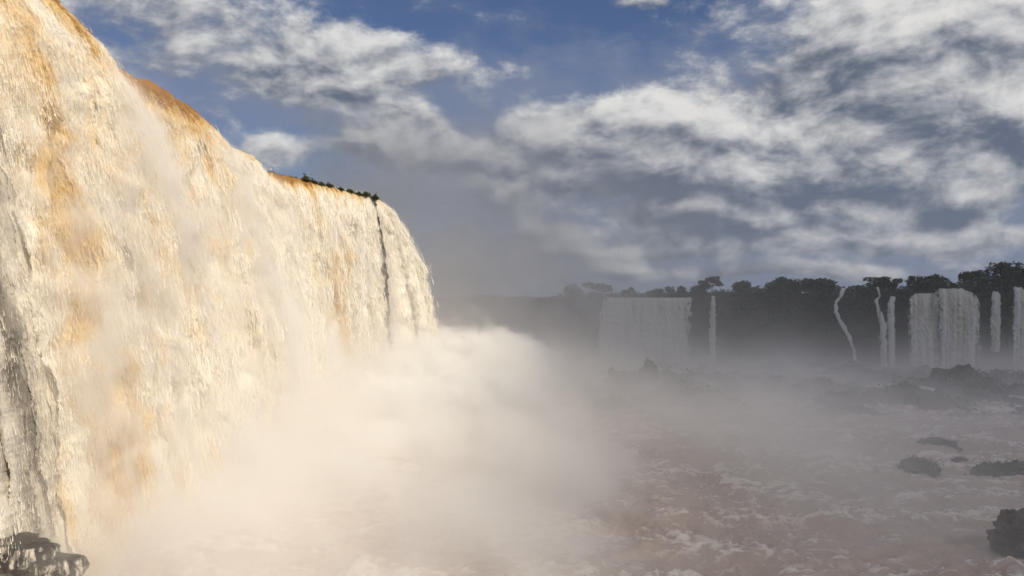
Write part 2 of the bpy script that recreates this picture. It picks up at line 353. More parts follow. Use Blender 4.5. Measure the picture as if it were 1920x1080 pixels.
def curtain(label, s0, s1, vel, cell=1.0, rough=1.0, foam_fn=None, thin_fn=None, spray=9000, seed=0, ragged=(1.0, 1.0), bottom=-1.5, min_ds=0.10, wild=0.0):
    # columns spaced with distance so that detail holds at the picture's scale
    s = [s0]
    while s[-1] < s1:
        yy = np.interp(s[-1], _sd, _ly); s.append(s[-1] + max(min_ds, yy * 0.00125) * cell * 1.2)
    s = np.array(s); nc = len(s)
    lx, ly, lz, nx, ny = lip(s)
    dz = max(0.11, float(ly.mean()) * 0.0011) * cell * 1.12
    hs = np.concatenate([[0, .02, .06, .12, .2, .3, .42, .56, .72, .9, 1.1, 1.3], np.arange(1.5, 50 - bottom, dz)])
    tau = np.concatenate([np.linspace(-0.9, -0.08, 10), np.sqrt(2 * hs / G)]); hh = np.concatenate([np.linspace(-0.25, -0.01, 10), hs])
    nr = len(tau)
    T = tau[:, None]; H = hh[:, None] + 0 * s[None, :]; S = s[None, :] + 0 * T
    u = (s - s0) / (s1 - s0)
    v = vel(u)[None, :] + 0.25 * perlin(S / 5 + seed, 0 * S, 0 * S)
    edge = 1 - 0.30 * (ragged[0] * np.clip(1 - u / 0.12, 0, 1) ** 2 + ragged[1] * np.clip(1 - (1 - u) / 0.12, 0, 1) ** 2)[None, :]
    off = v * np.where(T > 0, T, T * 1.2) * edge
    ramp = sstep(0.3, 9, H)
    ramp2 = 0.08 + 0.92 * sstep(-0.2, 14, H)
    # flow-following noise space: s, drop (stretched near the brink)
    hv = H * 0.55 + np.sqrt(np.maximum(H, 0) + .3) * 2.2
    w1 = perlin(S / 4 + 3, hv / 5, S * 0 + seed + .5) * 1.3; w2 = perlin(S / 4 + 30, hv / 5, S * 0 + seed + 8) * 1.6
    a, b = S + w1 * ramp, hv + w2 * ramp
    stk = perlin(a / 3.4, b / 19, S * 0 + seed + 1) * 1.0 + perlin(a / 1.3, b / 20, S * 0 + seed + 2) * 0.55 + perlin(a / .6, b / 14, S * 0 + seed + 3) * 0.26
    bil = 0
    for L, A in ((5.0, 0.55), (2.7, 0.56), (1.5, 0.38)):
        bil = bil + A * (np.abs(perlin(a / L, b / (L * 2.8), S * 0 + seed + L * 7)) * 1.7 - 0.3)
    for L, A in ((1.0, 0.26), (0.6, 0.15), (0.32, 0.08)):       # ragged shreds
        if L < dz * 2.2: continue
        q = perlin(a / L, b / (L * 3.0), S * 0 + seed + L * 7); bil = bil + A * (q - np.abs(q) * .4) * 1.5
    disp = (stk * 1.45 * ramp2 + bil * 1.3 * ramp) * rough
    disp = disp * (0.10 + 0.85 * sstep(-0.2, 1.5, H))
    X = lx[None] + nx[None] * (off + disp); Y = ly[None] + ny[None] * (off + disp)
    X = X + perlin(S / 1.1, hv / 1.4, S * 0 + seed + 60) * 0.35 * ramp; Y = Y + perlin(S / 1.1 + 9, hv / 1.4, S * 0 + seed + 61) * 0.35 * ramp
    Z = lz[None] - H + disp * 0.25 * ramp + perlin(S / 1.4, 0 * S, 0 * S + seed) * 0.35 * sstep(3, 0, H)
    g = np.random.default_rng(500 + seed); jit = (0.010 + 0.020 * dz / 0.11) * (0.1 + 0.9 * sstep(0, 6, H + 8 * wild))
    X = X + g.normal(size=X.shape) * jit; Y = Y + g.normal(size=X.shape) * jit; Z = Z + g.normal(size=X.shape) * jit
    if wild:        # already broken white before the brink
        lump = np.abs(perlin(S / 2.2, H * 0 + tau[:, None] * 2, 0 * S + seed + 77)) + .6 * np.abs(perlin(S / .9, tau[:, None] * 4 + 0 * S, 0 * S + seed + 78))
        Z = Z + lump * 1.0 * wild * sstep(5, 0, H) - 0.3
    co = np.stack([X, Y, Z], -1)
    foam = sstep(0.0 - 8 * wild, 7.0, H) * 0.5 + 0.29 - 0.45 * (1 - wild) * sstep(2.5, 0.3, H) + (bil - 0.30) * 0.32 * ramp + perlin(a / 4.5, b / 18, S * 0 + seed + 5) * 0.50 + perlin(a / 1.5, b / 22, S * 0 + seed + 15) * 0.42 + perlin(a / .7, b / 15, S * 0 + seed + 35) * 0.34 + perlin(a / 1.1, b / 3.0, S * 0 + seed + 25) * 0.26
    U = u[None] + 0 * H
    if foam_fn: foam = foam_fn(foam, U, H, S)
    thin = 0 * S - 0.6
    if thin_fn: thin = thin_fn(thin, U, H, S)
    mid = nc // 2; base = (float(X[-1, mid]), float(Y[-1, mid]), 0.0)
    root = empty('waterfall', base); tag(root, label, 'waterfall', 'curtains of the great near fall')
    co = local(co, base)
    cut = 10 + 10
    f = grid_faces(cut + 1, nc)
    mesh_np('brink', co[:cut + 1], f, M['fall'], root, attrs={'foam': foam[:cut + 1], 'thin': thin[:cut + 1]})
    mesh_np('curtain', co[cut:], grid_faces(nr - cut, nc), M['fall'], root, attrs={'foam': foam[cut:], 'thin': thin[cut:]})
    # shreds of water trailing off the face: thin spindles along the fall's own path
    g = np.random.default_rng(900 + seed); ns = int(spray * 2.8)
    burst = perlin(a / 2.6, b / 4.2, S * 0 + seed + 41) + .6 * perlin(a / 1.1, b / 1.8, S * 0 + seed + 43)
    wr = (0.30 + np.clip(disp, 0, 2) * .6 + np.clip(burst, 0, 1) * 1.6) * (0.03 + 0.6 * wild + sstep(0.5, 8, H)) * (Z > 0); pr = wr.ravel() / wr.sum()
    idx = g.choice(pr.size, ns, p=pr); hd = H.ravel()[idx]; cc = idx % nc; dist = ly[cc]
    tt = np.sqrt(2 * np.clip(hd, 0.4, None) / G); vel_ = v.ravel()[idx]
    dr = np.stack([nx[cc] * vel_, ny[cc] * vel_, -G * tt], -1); dr /= np.linalg.norm(dr, axis=1)[:, None]
    dr = dr + g.normal(size=(ns, 3)) * 0.12; dr /= np.linalg.norm(dr, axis=1)[:, None]
    n3 = np.stack([nx[cc], ny[cc], 0 * hd + .25], -1)
    c0 = co.reshape(-1, 3)[idx] + n3 * (g.exponential(0.22, ns) + np.clip(burst.ravel()[idx], 0, 1) * g.uniform(0, 2.0, ns) - .05)[:, None] * (0.25 + sstep(1, 10, hd))[:, None]
    ln = (g.uniform(.2, 1.0, ns) ** 2.0 * 0.0100 * dist + .0018 * dist)[:, None]; wd = (g.uniform(.35, 1.0, ns) * 0.00044 * dist)[:, None]
    sd_ = np.cross(dr, g.normal(size=(ns, 3))); sd_ /= np.linalg.norm(sd_, axis=1)[:, None]
    vv = np.stack([c0 - dr * ln, c0 + sd_ * wd + dr * ln * .4, c0 - sd_ * wd + dr * ln * .3], 1)
    fo = np.repeat(np.clip(foam.ravel()[idx] + g.normal(size=ns) * .15 + .10, -1, 2), 3); th_ = np.repeat(thin.ravel()[idx] - .25, 3)
    o = mesh_np('shreds', vv, np.arange(3 * ns).reshape(-1, 3), M['fall'], root, smooth=False, attrs={'foam': fo, 'thin': th_}); o['kind'] = 'stuff'
    spray = int(spray * 0.4)
    # flung drops close to the face
    g = np.random.default_rng(100 + seed)
    wr = np.clip(disp, 0, None) * (0.12 + wild + sstep(0.3, 6, H)) * (Z > 1.0); pr = (wr ** 1.3).ravel(); pr /= pr.sum()
    idx = g.choice(co.shape[0] * co.shape[1], spray, p=pr)
    c0 = co.reshape(-1, 3)[idx]
    fl = g.exponential(0.42, spray)
    n3 = np.stack([nx[idx % nc], ny[idx % nc], np.full(spray, 0.35)], -1)
    c0 = c0 + n3 * fl[:, None] + g.normal(size=(spray, 3)) * 0.18
    dist = ly[idx % nc]
    sz = (g.uniform(0.35, 1.0, spray) ** 2 * 0.00075 * dist)[:, None]
    tet = np.array([(1, 1, 1), (1, -1, -1), (-1, 1, -1), (-1, -1, 1)], float) * 0.55
    vv = (tet[None] * (1 + g.normal(size=(spray, 4, 1)) * .4) * sz[:, None]) * np.array([1, 1, 1.6])
    vv = vv[:, [0, 1, 2, 3]] + c0[:, None]
    ii = np.arange(spray)[:, None, None] * 4 + np.array([(0, 1, 2), (0, 3, 1), (0, 2, 3), (1, 3, 2)])[None]
    o = mesh_np('spray', vv, ii.reshape(-1, 3), M['spray'], root, smooth=False); o['kind'] = 'stuff'
    return root

def thinveil(thin, U, H, S): return 0.56 + perlin(S / 3.0, H / 22, S * 0 + 9) * 0.55 + perlin(S / .7, H / 12, S * 0 + 19) * 0.45 + perlin(S / .3, H / 5, S * 0 + 29) * 0.25 - 0.75 * sstep(0.72, 1.0, U) - 0.4 * sstep(6, 0, H) - 0.35 * sstep(36, 50, H)
def f_a(f, U, H, S): return f * 0 + 0.75
def f_b(f, U, H, S):   # golden lobe: amber tongue from its brink and down the near side
    return f - 0.75 * np.exp(-((U - 0.42) / .07) ** 2) * sstep(17, 2, H) - 0.58 * np.exp(-((U - 0.10) / .06) ** 2) - .12 * np.exp(-((U - .5) / .12) ** 2) + 0.2 * sstep(.65, .95, U)
def f_c(f, U, H, S):   # bare brown water sliding over the brink
    return f - 0.75 * sstep(0.10, .18, U) * sstep(.62, .40, U) * sstep(15 - U * 14, 1.0, H) - 0.45 * np.exp(-((U - .17) / .06) ** 2) * sstep(24, 6, H) - .22 * np.exp(-((U - .42) / .14) ** 2) * sstep(8, 16, H) + 0.25 * sstep(.66, .85, U)
def f_d(f, U, H, S): return f + 0.30
def f_e(f, U, H, S):
    return f + .12 - 0.75 * np.exp(-((U - 0.30) / .10) ** 2) * sstep(3.5, .8, H) - 0.85 * np.exp(-((U - 0.22) / .06) ** 2) * sstep(2, 10, H) * sstep(50, 40, H) - .5 * np.exp(-((U - .50) / .05) ** 2) * sstep(12, 22, H) + 0.35 * sstep(.6, .85, U)
def f_f(f, U, H, S): return f + 0.5
S = s_at_y
VEL = ([44, 60, 62, 80, 100, 103, 115, 148, 151, 165, 180, 182, 226, 229, 236], [4.6, 4.8, 5.0, 5.1, 5.6, 4.4, 4.9, 5.0, 4.0, 5.0, 5.4, 3.4, 1.7, 5.6, 5.9])
def vel_y(y0, y1): return lambda u: np.interp(y0 + (y1 - y0) * u, *VEL)
curtain('thin grey veil of water over dark rock beside the golden lobe', S(44), S(67.5), vel_y(44, 61), 1.0, 0.34, f_a, thinveil, 12000, 1, ragged=(0, 0.25))
curtain('tall golden-white lobe of falling water rising past the top of the picture', S(66), S(101.5), vel_y(66, 100), 1.0, 1.0, f_b, None, 66000, 2, wild=.7, ragged=(0, 0.8))
curtain('broad foaming curtain with bare brown water sliding over its brink', S(102), S(150), vel_y(102, 149), 1.0, 1.0, f_c, None, 58000, 3)
curtain('narrow pale curtain in the recess beyond the brown-lipped one', S(150.5), S(180), vel_y(151, 180), 1.0, 0.9, f_d, None, 26000, 4, wild=.25)
curtain('curtain with long amber streaks below the shrubs on the rim', S(179), S(226.6), vel_y(182, 226), 1.0, 0.8, f_e, None, 34000, 5, min_ds=.16)
curtain('white end curtain bulging out beyond the black rock rib', S(227.6), _sd[-1] - 6, lambda u: 2.2 + 3.6 * sstep(-.02, .17, u), 0.75, 0.5, f_f, lambda th, U, H, S: th + 0.62 * sstep(.14, .04, U) + perlin(S / .8, H / 14, S * 0) * .5, 20000, 6, wild=.3, ragged=(0.12, 1))

# basalt behind the water, with a rib that stands out between two curtains
def cliff():
    s = np.linspace(0, _sd[-1], 420); lx, ly, lz, nx, ny = lip(s)
    h = np.linspace(-0.6, 53, 110); H = h[:, None] + 0 * s[None]; Sg = s[None] + 0 * H
    vel = np.interp(ly, *VEL); vel = np.convolve(np.pad(vel, 6, mode='edge'), np.ones(13) / 13, 'valid')[None]
    prof = 0.50 * vel * np.sqrt(np.maximum(H, 0) * 2 / G) - 1.6
    rib = np.exp(-((Sg - S(226.8)) / 0.8) ** 2)
    prof = prof + rib * (1.7 + 0.18 * np.sqrt(np.maximum(H, 0)))
    st = fbm(Sg / 5, H / 2.2, 0 * H + 3, 5, 0.55) * 1.3 + perlin(Sg / 3, np.floor(H / 5) * 3.7, 0 * H) * 0.8
    off = prof + st * sstep(0, 4, H)
    X = lx[None] + nx[None] * off; Y = ly[None] + ny[None] * off; Z = lz[None] - H + 0.5 * fbm(Sg / 2.5, 0 * H, 0 * H + 7, 3) * sstep(4, 0, H) + rib * 1.1 + 0.9 * np.exp(-((Sg - S(157)) / 4.0) ** 2)
    co = np.stack([X, Y, Z], -1)
    bx = np.stack([lx - nx * 9, ly - ny * 9, lz + 0.15], -1)[None]
    co = np.concatenate([bx, co], 0)
    base = (float(lx[200]), float(ly[200]), 0)
    o = mesh_np('cliff', local(co, base), grid_faces(*co.shape[:2]), M['rock']); o.location = base
    tag(o, 'black basalt cliff behind the near curtains of water', 'cliff')
cliff()

# ------------------------------------------------------------------ foliage
def leaf_quads(pts, size, g, flat=0.4):
    n = len(pts)
    a = g.normal(size=(n, 3)); a /= np.linalg.norm(a, axis=1)[:, None]
    b = np.cross(a, g.normal(size=(n, 3))); b /= np.linalg.norm(b, axis=1)[:, None]
    a[:, 2] *= flat + .3; sz = (size * g.uniform(.5, 1.3, n))[:, None]
    v = np.stack([pts - a * sz, pts + b * sz * .55, pts + a * sz, pts - b * sz * .55], 1)
    return v.reshape(-1, 3), np.arange(4 * n).reshape(-1, 4)
def tube(path, radii, k=6):
    path = np.asarray(path, float); n = len(path); vs_ = []
    for i in range(n):
        d_ = path[min(i + 1, n - 1)] - path[max(i - 1, 0)]; d_ /= np.linalg.norm(d_) + 1e-9
        a = np.cross(d_, (0.3, 1, 0.1)); a /= np.linalg.norm(a); b = np.cross(d_, a)
        for q in range(k):
            an = 2 * math.pi * q / k; vs_.append(path[i] + radii[i] * (a * math.cos(an) + b * math.sin(an)))
    fs = [(i * k + q, i * k + (q + 1) % k, (i + 1) * k + (q + 1) % k, (i + 1) * k + q) for i in range(n - 1) for q in range(k)]
    return np.array(vs_), np.array(fs)
def join(parts):
    vs_, fs, o = [], [], 0
    for v, f in parts: vs_.append(v); fs.append(f + o); o += len(v)
    return np.concatenate(vs_), np.concatenate(fs)
def tree(label, px, py_top, wpx, py_base, Y, form, seed):
    g = np.random.default_rng(seed)
    bx, _, bz = at(px, py_base, Y); tz = at(px, py_top, Y)[2]; Hh = tz - bz + 5; W = wpx / F * Y
    base = (bx, Y, bz - 5); root = empty('rainforest_tree', base); tag(root, label, 'tree', 'trees along the far skyline')
    lean = g.normal(size=2) * 0.05 * Hh
    if form == 'umbrella': c_lo, c_hi, k = .58, 1.0, 11
    elif form == 'tall': c_lo, c_hi, k = .35, 1.0, 13
    else: c_lo, c_hi, k = .40, 1.0, 12
    parts = []; top = np.array([lean[0], lean[1], Hh * (c_lo + .12)])
    p0 = np.zeros(3); trunk = [p0, top * .35 + g.normal(size=3) * .15, top * .7 + g.normal(size=3) * .2, top]
    r = max(.25, Hh * .022); parts.append(tube(trunk, [r * 1.4, r, r * .85, r * .6]))
    pts = []
    for i in range(k):
        an = 2 * math.pi * (i + g.uniform(-.3, .3)) / k * 2.4; rr = W * .5 * math.sqrt(g.uniform(.05, .85))
        zz = Hh * g.uniform(c_lo + .08, c_hi - .08)
        if form == 'round': rr *= math.sqrt(max(.15, 1 - ((zz / Hh - .68) / .36) ** 2))
        if form == 'tall': rr *= 1.15 - .7 * max(0, (zz / Hh - .45))
        c = np.array([math.cos(an) * rr + lean[0], math.sin(an) * rr + lean[1], zz])
        mid_ = (top + c) / 2 + g.normal(size=3) * .2; mid_[2] -= .3
        parts.append(tube([top * .9, mid_, c], [r * .5, r * .32, r * .12], 5))
        cr = W * g.uniform(.16, .26); fl = .5 if form == 'umbrella' else .8
        n = 150
        q = g.normal(size=(n, 3)); q /= np.linalg.norm(q, axis=1)[:, None]; q *= (g.uniform(.1, 1, n) ** .4)[:, None]
        pts.append(c + q * cr * np.array([1.1, 1.1, fl * min(1.0, Hh * .2 / cr)]))
    pts = np.concatenate(pts); pts = pts[g.uniform(size=len(pts)) < .85]
    v, f = join(parts); mesh_np('trunk', v, f, M['bark'], root)
    v, f = leaf_quads(pts, max(.42, W * .055), g); mesh_np('crown', v, f, M['leaf'], root, smooth=False)
TREES = [('hazy round tree fading into the mist left of the far broad fall', 1074, 534, 34, 548, 322, 'round'),
    ('flat-topped spreading tree standing above the left end of far broad fall', 1121, 529, 48, 548, 318, 'umbrella'),
    ('small domed tree above the brink of the far broad fall', 1181, 538, 28, 552, 316, 'round'),
    ('low bushy tree above the middle of the far broad fall', 1232, 542, 34, 554, 314, 'round'),
    ('rounded tree at the end of the far broad fall brink', 1276, 534, 44, 552, 312, 'round'),
    ('ragged dark tree touching the flat-crowned tree above the thin far fall', 1309, 522, 32, 552, 311, 'tall'),
    ('tall flat-crowned tree with bare pale limbs above the thin far fall', 1338, 517, 36, 550, 308, 'umbrella'),
    ('round tree just past the flat-crowned tree on the dark wooded wall', 1392, 529, 42, 545, 306, 'round'),
    ('broad dome-shaped tree highest on the dark wooded wall', 1471, 521, 62, 545, 300, 'round'),
    ('wide dome-shaped tree just before the winding far cascade', 1538, 522, 62, 545, 296, 'round'),
    ('tree with a twig-like branch reaching out above the forked far cascade', 1656, 519, 56, 540, 290, 'umbrella'),
    ('big rounded grey-green tree above the arching far fall', 1742, 514, 76, 540, 288, 'round'),
    ('ragged tree above the broad far curtain beside the tallest tree', 1818, 506, 48, 540, 282, 'umbrella'),
    ('tallest tree on the far skyline with a spiky ragged crown', 1884, 487, 62, 540, 280, 'tall'),
    ('dark tree cut by the picture edge beyond the tallest tree', 1935, 503, 60, 540, 280, 'round')]
for i, a in enumerate(TREES): tree(*a, 300 + i)

def forest():
    g = np.random.default_rng(55); pts = []
    sky_px = [820, 900, 1000, 1060, 1100, 1160, 1200, 1260, 1300, 1360, 1430, 1500, 1580, 1620, 1690, 1780, 1840, 1960]
    sky_py = [566, 560, 551, 547, 543, 546, 547, 546, 543, 541, 533, 530, 532, 531, 534, 528, 521, 516]
    for i in range(520):        # crowns along the rim and down the wooded wall
        px = g.uniform(800, 1990); top = np.interp(px, sky_px, sky_py)
        row = i % 4
        x = (px - CX) / F * 300; e = float(EDGE(np.array(x)))
        Y = e + (g.uniform(2, 22) if row < 2 else g.uniform(-6, 3)); Y = max(Y, e - 6)
        x, _, zt = at(px, top + (g.uniform(0, 9) if row < 2 else g.uniform(12, 110)), Y)
        if row >= 2 and not (1345 < px < 1640 or px < 1100 or 1850 < px): continue
        cr = g.uniform(2.2, 4.6); n = 110
        q = g.normal(size=(n, 3)); q /= np.linalg.norm(q, axis=1)[:, None]; q *= (g.uniform(.1, 1, n) ** .4)[:, None]
        pts.append(np.array([x, Y, max(zt, 2) - cr * .8]) + q * cr * np.array([1.1, 1, .8]))
    pts = np.concatenate(pts); v, f = leaf_quads(pts, 0.62, g)
    o = mesh_np('forest', v, f, M['leaf'], smooth=False); tag(o, 'dark rainforest massed along the far rim and down the wooded wall', kind='stuff')
forest()

# ------------------------------------------------------------------ far falls: rows of (py, left px, right px) at their own distance
def far_fall(label, rows, Y, seed, foam=0.55, film=-0.32):
    rows = np.array(rows, float); nr, nc = 150, max(10, int((rows[:, 2] - rows[:, 1]).max() * 0.9))
    py = np.linspace(rows[0, 0], rows[-1, 0], nr); l = np.interp(py, rows[:, 0], rows[:, 1]); r = np.interp(py, rows[:, 0], rows[:, 2])
    fr = sstep(0, 30, py - py[0]) * min(3.0, 1.2 + .03 * (rows[:, 2] - rows[:, 1]).max())
    l = l + perlin(py / 11, py * 0, py * 0 + seed) * fr * 1.6 + perlin(py / 3.5, py * 0 + 3, py * 0 + seed) * fr; r = r + perlin(py / 11, py * 0 + 5, py * 0 + seed) * fr * 1.6 + perlin(py / 3.5, py * 0 + 8, py * 0 + seed) * fr
    u = np.linspace(0, 1, nc)
    PX = l[:, None] + (r - l)[:, None] * u[None]; PY = np.repeat(py[:, None], nc, 1)
    x = (PX - CX) / F * Y; z = CAMZ + (HY - PY) / F * Y
    Hh = z[0:1] - z; W = (r - l).max() / F * Y
    stk = perlin(x / 1.7, z / 24, 0 * x + seed) + .5 * perlin(x / .8, z / 14, 0 * x + seed + 4)
    bil = np.abs(perlin(x / 1.6, z / 2.4, 0 * x + seed + 9)) + .5 * np.abs(perlin(x / .8, z / 1.1, 0 * x + seed + 19))
    out = 1.5 * np.sqrt(np.maximum(Hh, 0)) + (stk * .7 + bil * .8) * sstep(0, 5, Hh) + min(1.2, W * .3) * np.sin(np.pi * u)[None]
    z = z + perlin(x / 1.2, 0 * x, 0 * x + seed) * .3 * sstep(2, 0, Hh)
    x = x + perlin(x * 0 + seed, z / 2.5, u[None] * 2) * .25
    base = (float(x[-1, nc // 2]), Y, float(z[-1].min()))
    k_ = (Y - out) / Y; co = np.stack([x * k_, Y - out, CAMZ + (z - CAMZ) * k_], -1)
    fo = foam + stk * .55 + .15 * sstep(2, 12, Hh) + bil * .1; th = -0.25 - stk * .55 + 0.3 * (np.abs(u - .5) * 2)[None] ** 4 + 0 * x
    fi = film + 1.1 * (np.abs(u - .5) * 2)[None] ** 3 - stk * .35 + 0.25 * sstep(8, 24, Hh)
    root = empty('waterfall', base); tag(root, label, 'waterfall', 'far falls across the gorge')
    c = local(co, base); k = 8
    at_ = lambda sl: {'foam': fo[sl], 'thin': th[sl], 'film': fi[sl]}
    mesh_np('brink', c[:k + 1], grid_faces(k + 1, nc), M['far_fall'], root, attrs=at_(slice(0, k + 1)))
    mesh_np('curtain', c[k:], grid_faces(nr - k, nc), M['far_fall'], root, attrs=at_(slice(k, None)))
far_fall('broad grey-white far fall with a level brink, seen beside the mist plume', [(558, 1134, 1297), (575, 1126, 1296), (600, 1120, 1295), (650, 1113, 1294), (720, 1108, 1294)], 304, 1, 0.75, -0.75)
far_fall('thin straight thread of far fall next to the broad far one', [(555, 1333, 1341), (600, 1330, 1343), (700, 1327, 1344)], 298, 2, .6)
far_fall('winding narrow cascade zigzagging down the wooded far wall', [(540, 1577, 1588), (556, 1572, 1580), (566, 1564, 1571), (585, 1563, 1571), (610, 1575, 1585), (635, 1590, 1599), (662, 1597, 1606), (700, 1600, 1612)], 276, 3, .7)
far_fall('slender left strand of the forked far cascade', [(538, 1643, 1648), (556, 1648, 1653), (562, 1640, 1646), (580, 1643, 1651), (605, 1648, 1662), (640, 1649, 1664), (700, 1650, 1666)], 274, 4, .7)
far_fall('wider strand of the forked far cascade joining the slender one', [(556, 1668, 1680), (572, 1664, 1678), (600, 1662, 1679), (640, 1664, 1680), (700, 1664, 1684)], 273.2, 5, .65)
far_fall('arching pale far fall just before the broad yellowish curtain', [(550, 1716, 1752), (556, 1706, 1758), (575, 1702, 1762), (620, 1700, 1764), (700, 1696, 1768)], 272, 6, .5)
far_fall('broad yellowish far curtain under the tallest tree', [(541, 1757, 1806), (549, 1752, 1826), (560, 1752, 1836), (590, 1756, 1839), (640, 1760, 1840), (700, 1762, 1842)], 270, 7, .42)
far_fall('small faint far cascade between the broad curtain and picture edge', [(546, 1862, 1870), (554, 1858, 1877), (580, 1858, 1878), (660, 1856, 1876)], 270, 8, .45)
far_fall('pale far fall cut off by the picture edge', [(538, 1900, 1915), (548, 1899, 1928), (575, 1898, 1936), (700, 1896, 1940)], 268, 9, .55)

# ------------------------------------------------------------------ rocks
def rock(name, label, c, r, seed, mossy=0.0, flat=0.0, cat='rock', detail=5):
    import bmesh
    bm = bmesh.new(); bmesh.ops.create_icosphere(bm, subdivisions=detail, radius=1.0)
    me = bpy.data.meshes.new(name); bm.to_mesh(me); bm.free()
    n = len(me.vertices); v = np.empty(n * 3, np.float32); me.vertices.foreach_get('co', v); v = v.reshape(-1, 3)
    d_ = 1 + .34 * fbm(v[:, 0] * 1.3 + seed, v[:, 1] * 1.3, v[:, 2] * 1.3, 5, .55) - .22 * np.abs(perlin(v[:, 0] * 2 + seed, v[:, 1] * 2, v[:, 2] * 3))
    v = v * d_[:, None]; 
    if flat: v[:, 2] = np.where(v[:, 2] > flat, flat + (v[:, 2] - flat) * .25, v[:, 2])
    v = v * np.array(r)
    me.vertices.foreach_set('co', v.astype(np.float32).ravel()); me.polygons.foreach_set('use_smooth', np.ones(len(me.polygons), bool)); me.update()
    me.materials.append(M['rock']); 
    if mossy:
        root = empty(name, c); tag(root, label, cat, 'rocks in the gorge'); s = bpy.data.objects.new('stone', me); link(s, root)
        g = np.random.default_rng(seed + 900); up = v[(v[:, 2] > r[2] * .02)]; p = up[g.integers(0, len(up), int(1500 * mossy))] + g.normal(size=(int(1500 * mossy), 3)) * np.array([.25, .25, .22])
        q, f = leaf_quads(p, .26, g, .9); o = mesh_np('foliage', q, f, M['leaf'], root, smooth=False)
        return root
    o = bpy.data.objects.new(name, me); o.location = c; link(o); tag(o, label, cat, 'rocks in the gorge'); return o
def on_water(px, py): Y = CAMZ * F / (py - HY); return ((px - CX) / F * Y, Y, 0.0)
rock('boulder', 'near black boulder cut by the picture edge above foaming water', (at(1922, 1025, 71)[0], 71, 0.6), (2.7, 2.5, 2.6), 11)
rock('islet', 'low bushy islet with foam curling past it', on_water(1722, 884), (2.1, 1.9, 1.4), 12, 1.0)
rock('islet', 'long low bushy islet running out of the picture', on_water(1902, 890), (4.6, 2.4, 1.2), 13, 1.4)
rock('rock', 'dim rounded rock standing in mid-river behind the bushy islet', on_water(1762, 838), (2.8, 2.4, 1.3), 14)
rock('rock_outcrop', 'dark rock outcrop at the foot of the broad yellowish curtain', (at(1800, 700, 215)[0], 215, 0), (6.6, 5, 5.4), 17, .9)
rock('rock_outcrop', 'sloping dark outcrop below the small faint far cascade', (at(1842, 740, 190)[0], 190, 0), (4.8, 4, 3.4), 18, .5)
rock('rock', 'rounded rock looming in mist before the broad far fall', (at(1166, 700, 205)[0], 205, 0), (5.0, 4, 5.6), 19)
rock('rock', 'narrow upright rock looming in mist before the broad far fall', (at(1216, 690, 208)[0], 208, 0), (2.8, 3, 7.4), 20)
rock('rock', 'small dark rock awash beyond the bushy islet', on_water(1798, 866), (1.3, 1, .6), 21)
def ledge():
    base = (-33.6, 56.5, 1.9); root = empty('ledge', base); tag(root, 'black wet ledge with white rivulets at the foot of the grey veil', 'ledge')
    o = rock('stone', '', (0, 0, 0), (4.4, 3.8, 4.0), 23, flat=0.66); o.parent = root; o.data.materials[0] = M['wet_ledge']
    for k in ('label', 'category', 'group'): del o[k]
ledge()
# low shelf of broken rock under the far cliff
def shelf():
    nr, nc = 220, 420
    Y = np.linspace(132, 300, nr)[:, None] + np.zeros((1, nc)); X = np.linspace(0.03, 0.68, nc)[None] * Y
    n = fbm(X / 16, Y / 22, 0 * X + 31, 5, .55); r_ = 1 - np.abs(fbm(X / 6, Y / 6, 0 * X + 12, 4, .55)) * 2
    band = sstep(132, 175, Y + fbm(X / 20, 0 * X, 0 * X + 4, 2) * 14) * sstep(.03, .10, X / Y)
    z = -2.6 + band * (n * 3.4 + r_ * 1.2 + 2.5 + fbm(X / 2.5, Y / 2.5, 0 * X, 3) * .5)
    o = mesh_np('rock_shelf', np.stack([X, Y, z], -1), grid_faces(nr, nc)[:, ::-1], M['rock']); tag(o, 'low shelf of dark broken rock awash under the far cliff', kind='structure')
    g = np.random.default_rng(77); up = np.argwhere((z > .9)); p = []
    for i in g.integers(0, len(up), 420):
        a, b = up[i]; c = np.array([X[a, b], Y[a, b], z[a, b]]); p.append(c + g.normal(size=(40, 3)) * np.array([1.1, 1.1, .45]) * g.uniform(.5, 1.3))
    v, f = leaf_quads(np.concatenate(p), .4, g); o = mesh_np('undergrowth', v, f, M['leaf'], smooth=False); tag(o, 'dark scrub growing over the low rock shelf', kind='stuff')
shelf()

# shrubs on the rim of the near fall
def shrub(label, s, back, h, wid, seed):
    x, y, z, nx, ny = (float(q) for q in lip(np.array(s)))
    base = (x - nx * back, y - ny * back, z + 0.2); g = np.random.default_rng(seed)
    root = empty('shrub', base); tag(root, label, 'shrub', 'shrubs on the rim of the great fall')
    parts = []; pts = []
    for i in range(max(5, int(wid * 3))):
        e_ = np.array([nx * -.2 * g.uniform(-1, 1), g.normal() * wid * .4, h * g.uniform(.2, .75)]); e_[1] = g.uniform(-wid, wid) * .5
        parts.append(tube([(0, 0, -.5), (0, e_[1] * .6, -.25), (e_[0] * .5, e_[1] * .8, e_[2] * .5), e_], [.10, .09, .06, .02], 5))
        yy_ = g.uniform(-.55, .55, 70) * wid; hh_ = .62 * h * np.clip(.35 + .9 * perlin(yy_ / .55 + seed, 0 * yy_, 0 * yy_ + .5) + .3 * perlin(yy_ / .2 + seed, 0 * yy_, 0 * yy_ + .5), .08, 1.3)
        pts.append(np.stack([g.normal(size=70) * .3, yy_, hh_ * g.uniform(0, 1, 70) - .1], -1)); pts.append(e_ + g.normal(size=(6, 3)) * .16)
    v, f = join(parts); mesh_np('stem', v, f, M['bark'], root)
    v, f = leaf_quads(np.concatenate(pts), .24, g); mesh_np('foliage', v, f, M['leaf_rim'], root, smooth=False)
shrub('dark bushy shrub in the middle of the rim above amber streaks', S(199), -.4, 1.3, 4.2, 71)
